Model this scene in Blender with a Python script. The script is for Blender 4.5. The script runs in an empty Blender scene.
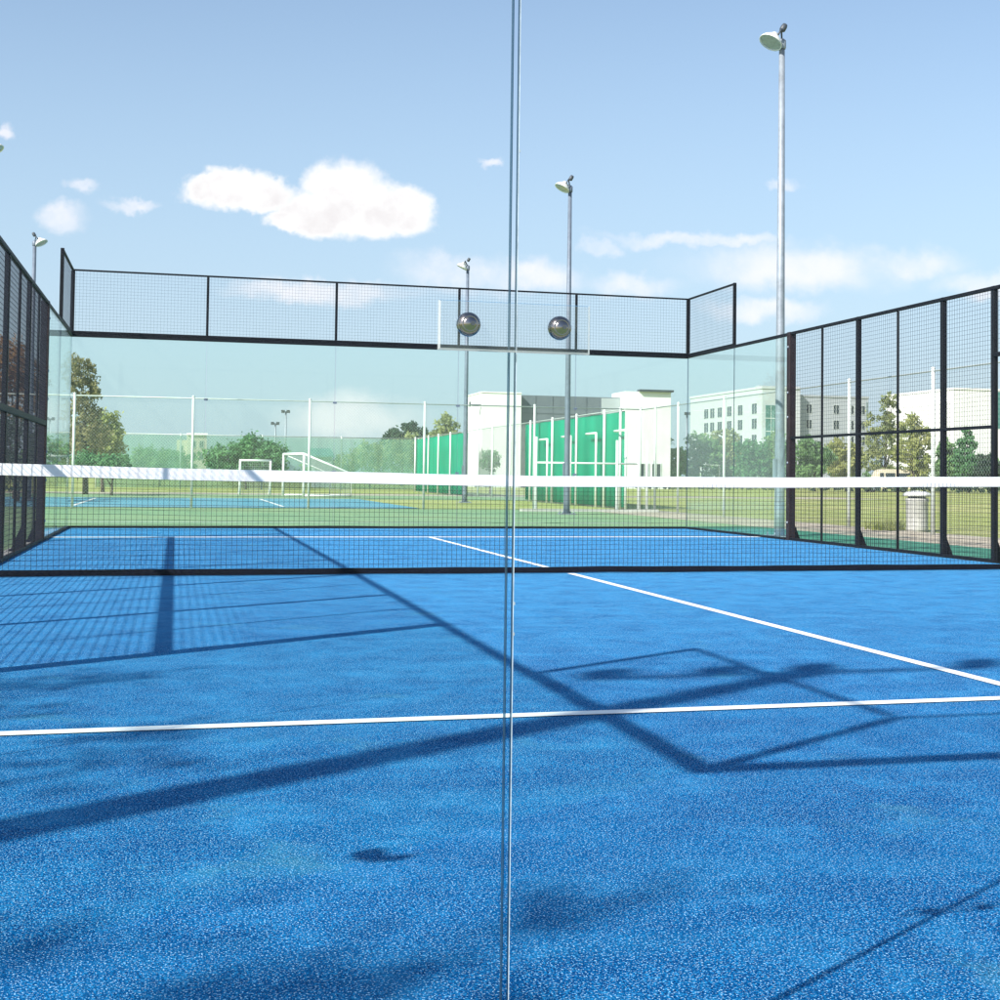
import bpy, math, random
from mathutils import Vector, Matrix, noise
R = math.radians
random.seed(7)
scene = bpy.context.scene
COL = scene.collection

# ------------------------------------------------------------------ camera
CX, CY, CZ = -3.42803, -11.74672, 0.87009
YAW, PIT, ROL, FPX, PU, PV = .26246, .03485, .01164, 1357.3, 541.238, 428.659
FW = Vector((math.sin(YAW)*math.cos(PIT), math.cos(YAW)*math.cos(PIT), math.sin(PIT)))
r0 = Vector((math.cos(YAW), -math.sin(YAW), 0)); u0 = r0.cross(FW)
RT = r0*math.cos(ROL) + u0*math.sin(ROL); UP = u0*math.cos(ROL) - r0*math.sin(ROL)
CAM = Vector((CX, CY, CZ))

def ray(u, v): return FW + RT*((u-PU)/FPX) - UP*((v-PV)/FPX)
def on_y(u, v, Y):
    d = ray(u, v); return CAM + d*((Y-CY)/d.y)
def at_depth(u, v, dist): return CAM + ray(u, v)*dist

cd = bpy.data.cameras.new('camera'); cam = bpy.data.objects.new('camera', cd); COL.objects.link(cam)
cd.sensor_width = 36; cd.lens = FPX/1000*36
cd.shift_x = (500-PU)/1000; cd.shift_y = (PV-500)/1000
cd.clip_start = .05; cd.clip_end = 6000
m = Matrix((RT, UP, -FW)).transposed().to_4x4(); m.translation = CAM
cam.matrix_world = m
scene.camera = cam

# ------------------------------------------------------------------ mesh helper
class MB:
    def __init__(s): s.v = []; s.f = []; s.mi = []; s.sm = []
    def add(s, vs, fs, mi=0, smooth=False):
        o = len(s.v); s.v += [tuple(a) for a in vs]
        for f in fs: s.f.append(tuple(i+o for i in f)); s.mi.append(mi); s.sm.append(smooth)
    def box(s, x0, x1, y0, y1, z0, z1, mi=0):
        s.add([(x0,y0,z0),(x1,y0,z0),(x1,y1,z0),(x0,y1,z0),(x0,y0,z1),(x1,y0,z1),(x1,y1,z1),(x0,y1,z1)],
              [(0,3,2,1),(4,5,6,7),(0,1,5,4),(1,2,6,5),(2,3,7,6),(3,0,4,7)], mi)
    def tube(s, pts, rad, n=8, mi=0, caps=True, smooth=True):
        pts = [Vector(p) for p in pts]; k = len(pts)
        rs = rad if isinstance(rad, (list, tuple)) else [rad]*k
        vs = []; fs = []
        for i, p in enumerate(pts):
            t = (pts[min(i+1, k-1)] - pts[max(i-1, 0)]).normalized()
            a = t.cross(Vector((0,0,1)) if abs(t.z) < .9 else Vector((1,0,0))).normalized(); b = t.cross(a)
            for j in range(n):
                th = 2*math.pi*(j+.5)/n
                vs.append(p + (a*math.cos(th) + b*math.sin(th))*rs[i])
        for i in range(k-1):
            for j in range(n):
                j2 = (j+1) % n
                fs.append((i*n+j, i*n+j2, (i+1)*n+j2, (i+1)*n+j))
        s.add(vs, fs, mi, smooth)
        if caps:
            o = len(s.v) - len(vs)
            s.f.append(tuple(o+j for j in reversed(range(n)))); s.mi.append(mi); s.sm.append(False)
            s.f.append(tuple(o+(k-1)*n+j for j in range(n))); s.mi.append(mi); s.sm.append(False)
    def lathe(s, prof, base, axis, n=20, mi=0, smooth=True):
        axis = Vector(axis).normalized(); base = Vector(base)
        a = axis.cross(Vector((0,0,1)) if abs(axis.z) < .9 else Vector((1,0,0))).normalized(); b = axis.cross(a)
        vs = []; fs = []
        for (r, h) in prof:
            for j in range(n):
                th = 2*math.pi*j/n
                vs.append(base + axis*h + (a*math.cos(th)+b*math.sin(th))*r)
        for i in range(len(prof)-1):
            for j in range(n):
                j2 = (j+1) % n
                fs.append((i*n+j, i*n+j2, (i+1)*n+j2, (i+1)*n+j))
        s.add(vs, fs, mi, smooth)
    def quad(s, a, b, c, d, mi=0): s.add([a,b,c,d], [(0,1,2,3)], mi)
    def build(s, name, mats, parent=None, loc=None):
        me = bpy.data.meshes.new(name); me.from_pydata(s.v, [], s.f)
        for mt in (mats if isinstance(mats, (list, tuple)) else [mats]): me.materials.append(mt)
        me.polygons.foreach_set('material_index', s.mi)
        me.polygons.foreach_set('use_smooth', s.sm)
        me.update()
        o = bpy.data.objects.new(name, me); COL.objects.link(o)
        if parent is not None: o.parent = parent
        if loc is not None: o.location = loc
        return o

def copy_obj(o, parent=None, loc=None):
    c = o.copy(); COL.objects.link(c); c.parent = parent
    if loc is not None: c.location = loc
    return c
def copy_tree(o, parent=None):
    c = o.copy(); COL.objects.link(c); c.parent = parent
    for ch in list(o.children): copy_tree(ch, c)
    return c
def thing(name, label, cat, loc=(0,0,0), rz=0, group=None):
    o = bpy.data.objects.new(name, None); COL.objects.link(o); o.empty_display_size = .2
    o.location = loc; o.rotation_euler = (0,0,rz)
    return tag(o, label, cat, group)
def tag(o, label, cat, group=None):
    o['label'] = label; o['category'] = cat
    if group: o['group'] = group
    return o
def struct(o): o['kind'] = 'structure'; return o

# ------------------------------------------------------------------ materials
def new_mat(name):
    m = bpy.data.materials.new(name); m.use_nodes = True
    nt = m.node_tree; return m, nt, nt.nodes['Principled BSDF']
def N(nt, t, **kw):
    n = nt.nodes.new(t)
    for k, v in kw.items():
        if k.startswith('i_'): n.inputs[k[2:].replace('_', ' ')].default_value = v
        else: setattr(n, k, v)
    return n
def ramp(nt, stops, fac):
    r = nt.nodes.new('ShaderNodeValToRGB'); e = r.color_ramp.elements
    while len(e) < len(stops): e.new(.5)
    for el, (p, c) in zip(e, stops): el.position = p; el.color = (*c, 1) if len(c) == 3 else c
    nt.links.new(fac, r.inputs[0]); return r.outputs[0]
def noise_fac(nt, scale, detail=3, rough=.55, vec=None, dim='3D'):
    n = N(nt, 'ShaderNodeTexNoise'); n.inputs['Scale'].default_value = scale
    n.inputs['Detail'].default_value = detail; n.inputs['Roughness'].default_value = rough
    if vec is None:
        g = N(nt, 'ShaderNodeNewGeometry'); vec = g.outputs['Position']
    nt.links.new(vec, n.inputs['Vector']); return n.outputs['Fac']
def mix(nt, a, b, fac, mode='MIX'):
    n = N(nt, 'ShaderNodeMix', data_type='RGBA', blend_type=mode)
    for s, v in ((6, a), (7, b)):
        if hasattr(v, 'is_output'): nt.links.new(v, n.inputs[s])
        else: n.inputs[s].default_value = (*v, 1)
    if hasattr(fac, 'is_output'): nt.links.new(fac, n.inputs[0])
    else: n.inputs[0].default_value = fac
    return n.outputs[2]
def bump(nt, bsdf, h, strength, dist):
    b = N(nt, 'ShaderNodeBump'); b.inputs['Strength'].default_value = strength; b.inputs['Distance'].default_value = dist
    nt.links.new(h, b.inputs['Height']); nt.links.new(b.outputs[0], bsdf.inputs['Normal'])
def plain(name, c, rough=.6, metal=0., var=.12, scale=3., spec=.5, bmp=0.):
    m, nt, b = new_mat(name)
    f = noise_fac(nt, scale, 5, .65)
    lo = tuple(x*(1-var) for x in c); hi = tuple(min(1, x*(1+var)) for x in c)
    nt.links.new(ramp(nt, [(.3, lo), (.7, hi)], f), b.inputs['Base Color'])
    b.inputs['Roughness'].default_value = rough; b.inputs['Metallic'].default_value = metal
    b.inputs['Specular IOR Level'].default_value = spec
    if bmp: bump(nt, b, f, bmp, .02)
    return m
M = {}
M['dark_metal'] = plain('dark painted steel', (.007,.008,.012), .55, 0, .3, 6, .14)
M['wire'] = plain('dark coated wire', (.020,.023,.036), .65, 0, .2, 6, .1)
M['post_brown'] = plain('weathered dark post', (.022,.014,.017), .55, 0, .4, 9, .22)
M['galv'] = plain('galvanised steel', (.27,.30,.345), .5, .3, .2, 5)
M['dull_galv'] = plain('dull galvanised steel', (.13,.16,.21), .55, .2, .2, 5)
M['white_paint'] = plain('white painted steel', (.78,.78,.77), .45, 0, .06, 4)
M['pale_steel'] = plain('pale fence post', (.62,.66,.64), .5, .1, .12, 4)
M['chain_wire'] = plain('galvanised fence wire', (.42,.46,.45), .5, .3, .15, 4)
M['lamp_white'] = plain('lamp housing', (.72,.72,.70), .4, .1, .08, 6)
M['lamp_lens'] = plain('lamp lens', (.40,.41,.40), .12, .2, .2, 18)
M['net_cord'] = plain('black net cord', (.006,.008,.014), .8, 0, .2, 8)
M['black_band'] = plain('black net band', (.004,.005,.012), .8, 0, .3, 8, .15)
M['concrete'] = plain('pale concrete', (.46,.45,.42), .85, 0, .15, 7, bmp=.2)
M['bark'] = plain('bark', (.10,.075,.055), .9, 0, .4, 9, bmp=.5)
M['rubber'] = plain('tyre rubber', (.02,.02,.02), .8)
M['dark_glass'] = plain('dark window glass', (.03,.045,.05), .08, 0, .2, .6)
M['green_glass'] = plain('green tinted glazing', (.06,.19,.17), .15, 0, .2, .3)
M['white_wall'] = plain('white rendered wall', (.74,.74,.73), .8, 0, .05, .5)
M['grey_wall'] = plain('grey clad wall', (.13,.15,.18), .6, 0, .1, .6)
M['pale_grey_wall'] = plain('pale grey wall', (.36,.39,.42), .8, 0, .05, .5)
M['hazy_wall'] = plain('haze greyed wall', (.50,.53,.55), .8, 0, .05, .5)  # white wall greyed in its colour to suggest distance haze
M['cream_wall'] = plain('cream wall', (.66,.60,.48), .8, 0, .06, .6)
M['cream_paint'] = plain('cream car paint', (.66,.58,.44), .3, 0, .05, 1)
M['orange'] = plain('orange fitting', (.6,.2,.06), .6)
M['dark_box'] = plain('dark ballast box', (.05,.06,.075), .5)

# white tape of the net, a little pink wear
m, nt, b = new_mat('white net tape')
f = noise_fac(nt, 9, 4); g = noise_fac(nt, 60, 2)
nt.links.new(mix(nt, ramp(nt, [(.35, (.70,.67,.68)), (.62, (.78,.78,.78))], f), (.74,.62,.64), ramp(nt, [(.62,(0,0,0)),(.72,(.6,.6,.6))], g)), b.inputs['Base Color'])
b.inputs['Roughness'].default_value = .7; M['tape'] = m

# blue artificial turf strewn with pale sand
m, nt, b = new_mat('blue turf')
fine = noise_fac(nt, 210, 2, .6); mid = noise_fac(nt, 55, 3, .6); big = noise_fac(nt, .75, 5, .6); grit = noise_fac(nt, 240, 1, .5)
mp = N(nt, 'ShaderNodeMapping'); gg = N(nt, 'ShaderNodeNewGeometry'); nt.links.new(gg.outputs['Position'], mp.inputs[0])
mp.inputs['Scale'].default_value = (.5, 3.2, 1); streak = noise_fac(nt, 1.1, 4, .6, mp.outputs[0])
base = ramp(nt, [(.36, (.0003,.016,.085)), (.5, (.0012,.085,.28)), (.64, (.008,.23,.55))], fine)
base = mix(nt, base, (.0005,.040,.17), ramp(nt, [(.36,(.75,.75,.75)),(.52,(0,0,0))], mid))
clump_ = noise_fac(nt, 95, 2, .6)
base = mix(nt, base, (.030,.30,.62), ramp(nt, [(.55,(0,0,0)),(.66,(.75,.75,.75))], clump_))
base = mix(nt, base, (.010,.165,.40), ramp(nt, [(.42,(0,0,0)),(.75,(.50,.50,.50))], big))
base = mix(nt, base, (.018,.20,.43), ramp(nt, [(.52,(0,0,0)),(.80,(.40,.40,.40))], streak))
# turf painted paler towards the net and beyond, standing in for grazing sheen
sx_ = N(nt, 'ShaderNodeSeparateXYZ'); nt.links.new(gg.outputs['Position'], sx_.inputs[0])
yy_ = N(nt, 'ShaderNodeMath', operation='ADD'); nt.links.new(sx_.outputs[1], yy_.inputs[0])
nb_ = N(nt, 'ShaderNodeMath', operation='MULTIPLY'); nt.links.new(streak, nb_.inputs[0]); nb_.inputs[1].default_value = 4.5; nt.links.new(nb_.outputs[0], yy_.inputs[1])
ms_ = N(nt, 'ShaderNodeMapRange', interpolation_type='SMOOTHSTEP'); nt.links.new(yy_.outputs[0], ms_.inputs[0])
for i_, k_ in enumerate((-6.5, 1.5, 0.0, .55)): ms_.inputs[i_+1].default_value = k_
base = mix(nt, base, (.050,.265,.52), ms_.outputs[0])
patch_ = noise_fac(nt, 4.2, 5, .68); stain_ = noise_fac(nt, 1.7, 6, .7)
base = mix(nt, base, (.0006,.055,.20), ramp(nt, [(.36,(.42,.42,.42)),(.50,(0,0,0))], patch_))
base = mix(nt, base, (.030,.27,.56), ramp(nt, [(.52,(0,0,0)),(.68,(.40,.40,.40))], patch_))
base = mix(nt, base, (.07,.26,.34), ramp(nt, [(.60,(0,0,0)),(.72,(.42,.42,.42))], stain_))
base = mix(nt, base, (.38,.64,.88), ramp(nt, [(.61,(0,0,0)),(.665,(1,1,1))], grit))
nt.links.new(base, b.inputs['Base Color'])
b.inputs['Roughness'].default_value = .8; b.inputs['Specular IOR Level'].default_value = .0
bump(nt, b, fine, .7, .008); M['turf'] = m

m, nt, b = new_mat('white turf line')
g1 = noise_fac(nt, 220, 2); g2 = noise_fac(nt, 5, 4)
c = mix(nt, (.80,.81,.82), (.45,.58,.74), ramp(nt, [(.60,(0,0,0)),(.72,(.7,.7,.7))], g1))
nt.links.new(mix(nt, c, (.62,.68,.74), ramp(nt, [(.5,(0,0,0)),(.75,(.5,.5,.5))], g2)), b.inputs['Base Color'])
b.inputs['Roughness'].default_value = .8; bump(nt, b, g1, .4, .004); M['line'] = m

def ground_mat(name, lo, hi, s1, alt=None, rough=.9):
    m, nt, b = new_mat(name)
    c = ramp(nt, [(.32, lo), (.68, hi)], noise_fac(nt, s1, 6, .7))
    if alt: c = mix(nt, c, alt, ramp(nt, [(.45,(0,0,0)),(.68,(.85,.85,.85))], noise_fac(nt, .16, 5, .65)))
    nt.links.new(c, b.inputs['Base Color']); b.inputs['Roughness'].default_value = rough
    b.inputs['Specular IOR Level'].default_value = .15
    bump(nt, b, noise_fac(nt, s1*6, 3), .5, .02)
    return m
M['lawn'] = ground_mat('sunburnt lawn', (.20,.24,.06), (.34,.37,.11), 2.2, (.42,.40,.17))
M['green_hard'] = ground_mat('green hard court', (.045,.19,.13), (.075,.25,.17), 1.6)
M['green_back'] = ground_mat('faded green surround', (.15,.26,.14), (.22,.33,.18), 1.2, (.26,.33,.17))
M['blue_hard'] = ground_mat('blue hard court', (.08,.25,.34), (.12,.31,.40), 1.2)
M['sand_path'] = ground_mat('sandy path', (.34,.29,.22), (.46,.41,.33), 2.5)
M['paving'] = ground_mat('paving', (.30,.29,.28), (.38,.37,.35), 2.5)

# toughened glass: pale green tint, sky reflections, a breath of dust
def glass_mat(name, tint, dust, gloss=1.0):
    m = bpy.data.materials.new(name); m.use_nodes = True; nt = m.node_tree
    nt.nodes.remove(nt.nodes['Principled BSDF']); out = nt.nodes['Material Output']
    tr = N(nt, 'ShaderNodeBsdfTransparent'); tr.inputs[0].default_value = (*tint, 1)
    gl = N(nt, 'ShaderNodeBsdfGlossy'); gl.inputs['Roughness'].default_value = .01; gl.inputs[0].default_value = (.93,.97,.95,1)
    df = N(nt, 'ShaderNodeBsdfDiffuse'); df.inputs[0].default_value = (.74,.86,.81,1)
    tl = N(nt, 'ShaderNodeBsdfTranslucent'); tl.inputs[0].default_value = (.70,.84,.78,1)
    dd = N(nt, 'ShaderNodeMixShader'); dd.inputs[0].default_value = .5
    nt.links.new(df.outputs[0], dd.inputs[1]); nt.links.new(tl.outputs[0], dd.inputs[2])
    m1 = N(nt, 'ShaderNodeMixShader')
    dn = noise_fac(nt, 1.3, 5, .6)
    mr = N(nt, 'ShaderNodeMapRange'); nt.links.new(dn, mr.inputs[0])
    mr.inputs[1].default_value = .25; mr.inputs[2].default_value = .8; mr.inputs[3].default_value = dust*.55; mr.inputs[4].default_value = dust*1.5
    nt.links.new(mr.outputs[0], m1.inputs[0]); nt.links.new(tr.outputs[0], m1.inputs[1]); nt.links.new(dd.outputs[0], m1.inputs[2])
    # same Schlick curve on either side of the sheet
    lw = N(nt, 'ShaderNodeLayerWeight'); lw.inputs[0].default_value = .5
    pw = N(nt, 'ShaderNodeMath', operation='POWER'); pw.inputs[1].default_value = 4.2
    nt.links.new(lw.outputs['Facing'], pw.inputs[0])
    fr = N(nt, 'ShaderNodeMapRange'); nt.links.new(pw.outputs[0], fr.inputs[0]); fr.inputs[3].default_value = .035*gloss; fr.inputs[4].default_value = .8
    m2 = N(nt, 'ShaderNodeMixShader')
    nt.links.new(fr.outputs[0], m2.inputs[0]); nt.links.new(m1.outputs[0], m2.inputs[1]); nt.links.new(gl.outputs[0], m2.inputs[2])
    nt.links.new(m2.outputs[0], out.inputs[0]); return m
M['glass'] = glass_mat('court glass', (.935,.985,.955), .026, .35)
M['glass_near'] = glass_mat('clear court glass', (.985,.993,.99), .001, .08)
M['plate'] = glass_mat('clear acrylic plate', (.965,.965,.97), .05, .4)
M['glass_edge'] = plain('ground glass edge', (.012,.035,.07), .35, 0, .3, 14)
nt = M['glass_edge'].node_tree; tr_ = N(nt, 'ShaderNodeBsdfTransparent'); tr_.inputs[0].default_value = (.55,.8,.85,1); mx_ = N(nt, 'ShaderNodeMixShader'); mx_.inputs[0].default_value = .22
nt.links.new(nt.nodes['Principled BSDF'].outputs[0], mx_.inputs[1]); nt.links.new(tr_.outputs[0], mx_.inputs[2]); nt.links.new(mx_.outputs[0], nt.nodes['Material Output'].inputs[0])
M['glass_arris'] = plain('glass arris highlight', (.30,.36,.42), .25, 0, .3, 30)  # pale colour carries the bevel highlight of the pane's front edge
M['acrylic_edge'] = plain('frosted acrylic edge', (.86,.87,.88), .4, 0, .05, 30)
nt = M['acrylic_edge'].node_tree; tr_ = N(nt, 'ShaderNodeBsdfTransparent'); tl_ = N(nt, 'ShaderNodeBsdfTranslucent'); tl_.inputs[0].default_value = (.9,.9,.9,1)
mx_ = N(nt, 'ShaderNodeMixShader'); mx_.inputs[0].default_value = .5; my_ = N(nt, 'ShaderNodeMixShader'); my_.inputs[0].default_value = .35
nt.links.new(nt.nodes['Principled BSDF'].outputs[0], mx_.inputs[1]); nt.links.new(tl_.outputs[0], mx_.inputs[2])
nt.links.new(mx_.outputs[0], my_.inputs[1]); nt.links.new(tr_.outputs[0], my_.inputs[2]); nt.links.new(my_.outputs[0], nt.nodes['Material Output'].inputs[0])
m, nt, b = new_mat('polished steel'); b.inputs['Metallic'].default_value = 1; b.inputs['Base Color'].default_value = (.27,.25,.245,1)
b.inputs['Roughness'].default_value = .16
nt.links.new(ramp(nt, [(.3, (.12,.12,.12)), (.7, (.26,.26,.26))], noise_fac(nt, 160, 3)), b.inputs['Roughness']); M['steel'] = m

def shade_net(name, c, open_):
    m = bpy.data.materials.new(name); m.use_nodes = True; nt = m.node_tree
    nt.nodes.remove(nt.nodes['Principled BSDF']); out = nt.nodes['Material Output']
    tr = N(nt, 'ShaderNodeBsdfTransparent'); df = N(nt, 'ShaderNodeBsdfDiffuse'); tl = N(nt, 'ShaderNodeBsdfTranslucent')
    mp = N(nt, 'ShaderNodeMapping'); g = N(nt, 'ShaderNodeNewGeometry'); nt.links.new(g.outputs['Position'], mp.inputs[0]); mp.inputs['Scale'].default_value = (1.2,1.2,.15)
    f = noise_fac(nt, 1.5, 4, .6, mp.outputs[0])
    cc = ramp(nt, [(.3, tuple(x*.75 for x in c)), (.7, tuple(min(1,x*1.25) for x in c))], f)
    nt.links.new(cc, df.inputs[0]); nt.links.new(cc, tl.inputs[0])
    a = N(nt, 'ShaderNodeMixShader'); a.inputs[0].default_value = .35; nt.links.new(df.outputs[0], a.inputs[1]); nt.links.new(tl.outputs[0], a.inputs[2])
    mx = N(nt, 'ShaderNodeMixShader'); mx.inputs[0].default_value = open_; nt.links.new(a.outputs[0], mx.inputs[1]); nt.links.new(tr.outputs[0], mx.inputs[2])
    nt.links.new(mx.outputs[0], out.inputs[0]); return m
M['windscreen'] = shade_net('green windscreen cloth', (.008,.38,.225), .17)
M['pale_screen'] = shade_net('faded green screen', (.24,.44,.33), .60)

def leaf_mat(name, lo, hi, scale=.9):
    m, nt, b = new_mat(name); out = nt.nodes['Material Output']
    f = noise_fac(nt, scale, 4, .65); f2 = noise_fac(nt, scale*9, 1)
    c = ramp(nt, [(.34, lo), (.66, hi)], f)
    c = mix(nt, c, tuple(x*.55 for x in lo), ramp(nt, [(.5,(0,0,0)),(.72,(.6,.6,.6))], f2))
    nt.links.new(c, b.inputs['Base Color']); b.inputs['Roughness'].default_value = .6; b.inputs['Specular IOR Level'].default_value = .3
    tl = N(nt, 'ShaderNodeBsdfTranslucent'); nt.links.new(c, tl.inputs[0])
    mx = N(nt, 'ShaderNodeMixShader'); mx.inputs[0].default_value = .42
    nt.links.new(b.outputs[0], mx.inputs[1]); nt.links.new(tl.outputs[0], mx.inputs[2]); nt.links.new(mx.outputs[0], out.inputs[0])
    return m
M['leaf_green'] = leaf_mat('green leaves', (0.075,0.225,0.090), (0.180,0.375,0.150))
M['leaf_mid'] = leaf_mat('mid green leaves', (0.120,0.255,0.105), (0.270,0.435,0.165))
M['leaf_olive'] = leaf_mat('olive leaves', (0.240,0.300,0.120), (0.435,0.460,0.195))
M['leaf_yellow'] = leaf_mat('yellow green leaves', (0.300,0.360,0.105), (0.460,0.460,0.180))
M['leaf_dark'] = leaf_mat('dark leaves', (0.042,0.090,0.060), (0.102,0.168,0.096))
M['leaf_russet'] = leaf_mat('russet leaves', (0.276,0.130,0.049), (0.450,0.259,0.097))
M['leaf_brown'] = leaf_mat('olive brown leaves', (0.204,0.180,0.084), (0.336,0.300,0.132))

# ------------------------------------------------------------------ world and sun
SUN = Vector((-1.055, -.70, 1.0)).normalized()
w = bpy.data.worlds.new('World'); scene.world = w; w.use_nodes = True; nt = w.node_tree
bg = nt.nodes['Background']; SKY = .115; bg.inputs[1].default_value = SKY
sky = N(nt, 'ShaderNodeTexSky', sky_type='NISHITA'); sky.sun_disc = False
sky.sun_elevation = math.asin(SUN.z); sky.sun_rotation = math.atan2(SUN.x, SUN.y) % (2*math.pi)
sky.air_density = 1.0; sky.dust_density = .8; sky.ozone_density = .9; sky.altitude = 0
# clouds: ellipses on the dome, ragged by noise, given by the direction they stand in
tc = N(nt, 'ShaderNodeTexCoord')
F0 = Vector((math.sin(YAW), math.cos(YAW), 0)); R0 = Vector((math.cos(YAW), -math.sin(YAW), 0))
def dotn(v):
    n = N(nt, 'ShaderNodeVectorMath', operation='DOT_PRODUCT'); n.inputs[1].default_value = v
    nt.links.new(tc.outputs['Generated'], n.inputs[0]); return n.outputs['Value']
def mth(op, a, b=None, c=None):
    n = N(nt, 'ShaderNodeMath', operation=op)
    for i, x in enumerate((a, b, c)):
        if x is None: continue
        if hasattr(x, 'is_output'): nt.links.new(x, n.inputs[i])
        else: n.inputs[i].default_value = x
    return n.outputs[0]
fwd = mth('MAXIMUM', dotn(F0), .02)
pa = mth('DIVIDE', dotn(R0), fwd); pb = mth('DIVIDE', dotn((0,0,1)), fwd)
cmb = N(nt, 'ShaderNodeCombineXYZ'); nt.links.new(pa, cmb.inputs[0]); nt.links.new(pb, cmb.inputs[1])
def vnoise(scale, detail, rough=.55):
    n = N(nt, 'ShaderNodeTexNoise'); n.inputs['Scale'].default_value = scale; n.inputs['Detail'].default_value = detail; n.inputs['Roughness'].default_value = rough
    nt.links.new(cmb.outputs[0], n.inputs['Vector']); return n
nz = vnoise(30, 9, .62); ns = N(nt, 'ShaderNodeVectorMath', operation='SUBTRACT'); nt.links.new(nz.outputs['Color'], ns.inputs[0]); ns.inputs[1].default_value = (.5,.5,.5)
nsc = N(nt, 'ShaderNodeVectorMath', operation='SCALE'); nt.links.new(ns.outputs[0], nsc.inputs[0]); nsc.inputs[3].default_value = .034
pd = N(nt, 'ShaderNodeVectorMath', operation='ADD'); nt.links.new(cmb.outputs[0], pd.inputs[0]); nt.links.new(nsc.outputs[0], pd.inputs[1])
def field(blobs):
    acc = None
    for (u, v, rx, ry) in blobs:
        d = ray(u, v); f = d.dot(F0); c = (d.dot(R0)/f, d.z/f, 0)
        s = N(nt, 'ShaderNodeVectorMath', operation='SUBTRACT'); nt.links.new(pd.outputs[0], s.inputs[0]); s.inputs[1].default_value = c
        q = N(nt, 'ShaderNodeVectorMath', operation='MULTIPLY'); nt.links.new(s.outputs[0], q.inputs[0]); q.inputs[1].default_value = (FPX/rx, FPX/ry, 0)
        l = N(nt, 'ShaderNodeVectorMath', operation='LENGTH'); nt.links.new(q.outputs[0], l.inputs[0])
        o = mth('SUBTRACT', 1.0, l.outputs['Value'])
        acc = o if acc is None else mth('SMOOTH_MAX', acc, o, .12)
    return acc
def mapr(x, a, b, c, d):
    n = N(nt, 'ShaderNodeMapRange', interpolation_type='SMOOTHSTEP'); nt.links.new(x, n.inputs[0])
    for i, k in enumerate((a, b, c, d)): n.inputs[i+1].default_value = k
    return n.outputs[0]
hard = field([(232,190,50,22),(262,196,42,19),(205,188,24,17),(345,193,42,37),(372,214,62,30),(405,213,34,28),(315,216,48,24),(290,222,34,14)])
hard_m = mapr(hard, -.13, .33, 0, 1)
soft = field([(80,188,20,9),(132,202,36,8),(62,218,30,16),(455,272,75,24),(530,278,70,22),(600,249,26,9),(785,184,22,7),(640,284,60,14),
              (800,268,150,30),(900,262,80,22),(760,312,70,16),(490,165,18,6),(4,130,14,9),(350,418,85,32),(700,240,120,10),(330,290,120,14),(1000,285,80,18)])
soft_m = mth('MULTIPLY', mapr(soft, -.10, .75, 0, 1), mapr(vnoise(11, 6, .6).outputs['Fac'], .30, .62, .25, 1))
veil = mth('MULTIPLY', mapr(pb, -.06, .46, .92, .10), 1.0)
cl_noise = mapr(vnoise(34, 5, .6).outputs['Fac'], .35, .7, 0, 1)
K = .60/SKY
body = mix(nt, (1.12*K, 1.10*K, 1.11*K), (.92*K, .87*K, .89*K), mth('MULTIPLY', cl_noise, mapr(hard, .10, .55, 0, .8)))
c1 = mix(nt, sky.outputs[0], (.535*K, .70*K, .87*K), veil)
c2 = mix(nt, c1, (1.16*K, 1.10*K, 1.14*K), mth('MULTIPLY', soft_m, .72))
c3 = mix(nt, c2, body, hard_m)
nt.links.new(c3, bg.inputs[0])

sl = bpy.data.lights.new('sun', 'SUN'); so = bpy.data.objects.new('sun', sl); COL.objects.link(so)
sl.energy = 5.0; sl.angle = R(.53); sl.color = (1.0, .955, .89)
so.rotation_euler = SUN.to_track_quat('Z', 'Y').to_euler(); so.location = (-20, -20, 30)

# ------------------------------------------------------------------ ground
def sheet(name, poly, z, mat):
    b = MB(); b.add([(x, y, z) for x, y in poly], [tuple(range(len(poly)))]); return struct(b.build(name, mat))
def rect(x0, x1, y0, y1): return [(x0,y0),(x1,y0),(x1,y1),(x0,y1)]
sheet('ground', rect(-2500, 2500, -2500, 2500), -.075, M['lawn'])
sheet('hard_surround', rect(-8.6, 7.4, -24, 24.6), -.062, M['green_back'])
sheet('hard_surround', rect(5.2, 7.4, -12, 12.5), -.056, M['green_hard'])
sheet('path', rect(7.4, 9.6, -24, 24.6), -.058, M['sand_path'])
sheet('path', rect(-14, 30, 47, 52), -.066, M['sand_path'])
sheet('hard_court', rect(-22, 3.1, 25.2, 38.5), -.060, M['blue_hard'])
sheet('verge', rect(-30, 14, 38.5, 47), -.069, M['green_back'])
b = MB(); b.box(-5.22, 5.22, -10.22, 10.22, -.074, -.012); struct(b.build('court_base', M['concrete']))
# turf as a gently uneven sheet
b = MB(); nx, ny = 40, 80
vs = []; fs = []
for j in range(ny+1):
    for i in range(nx+1):
        x = -5+10*i/nx; y = -10+20*j/ny
        vs.append((x, y, 0))
for j in range(ny):
    for i in range(nx): a = j*(nx+1)+i; fs.append((a, a+1, a+nx+2, a+nx+1))
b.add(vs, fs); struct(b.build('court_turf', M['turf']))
def line(x0, x1, y0, y1, z=.004, mat='line'): return sheet('court_line', rect(x0, x1, y0, y1), z, M[mat])
line(-4.97, 4.97, -6.985, -6.910); line(-4.97, 4.97, 6.87, 7.03)
line(-.034, .034, -6.910, -.06); line(-.034, .034, .06, 6.87)
for r_ in (rect(-21, 2.2, 26.2, 26.3), rect(-21, 2.2, 37.0, 37.1), rect(-6.1,-6.0,26.3,37.0), rect(-.6,-.5,26.3,37.0), rect(-12,-11.9,26.3,37)):
    sheet('court_line', r_, -.055, M['white_paint'])
sheet('court_line', rect(-8.5, 7.3, 14.2, 14.3), -.057, M['white_paint'])

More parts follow.
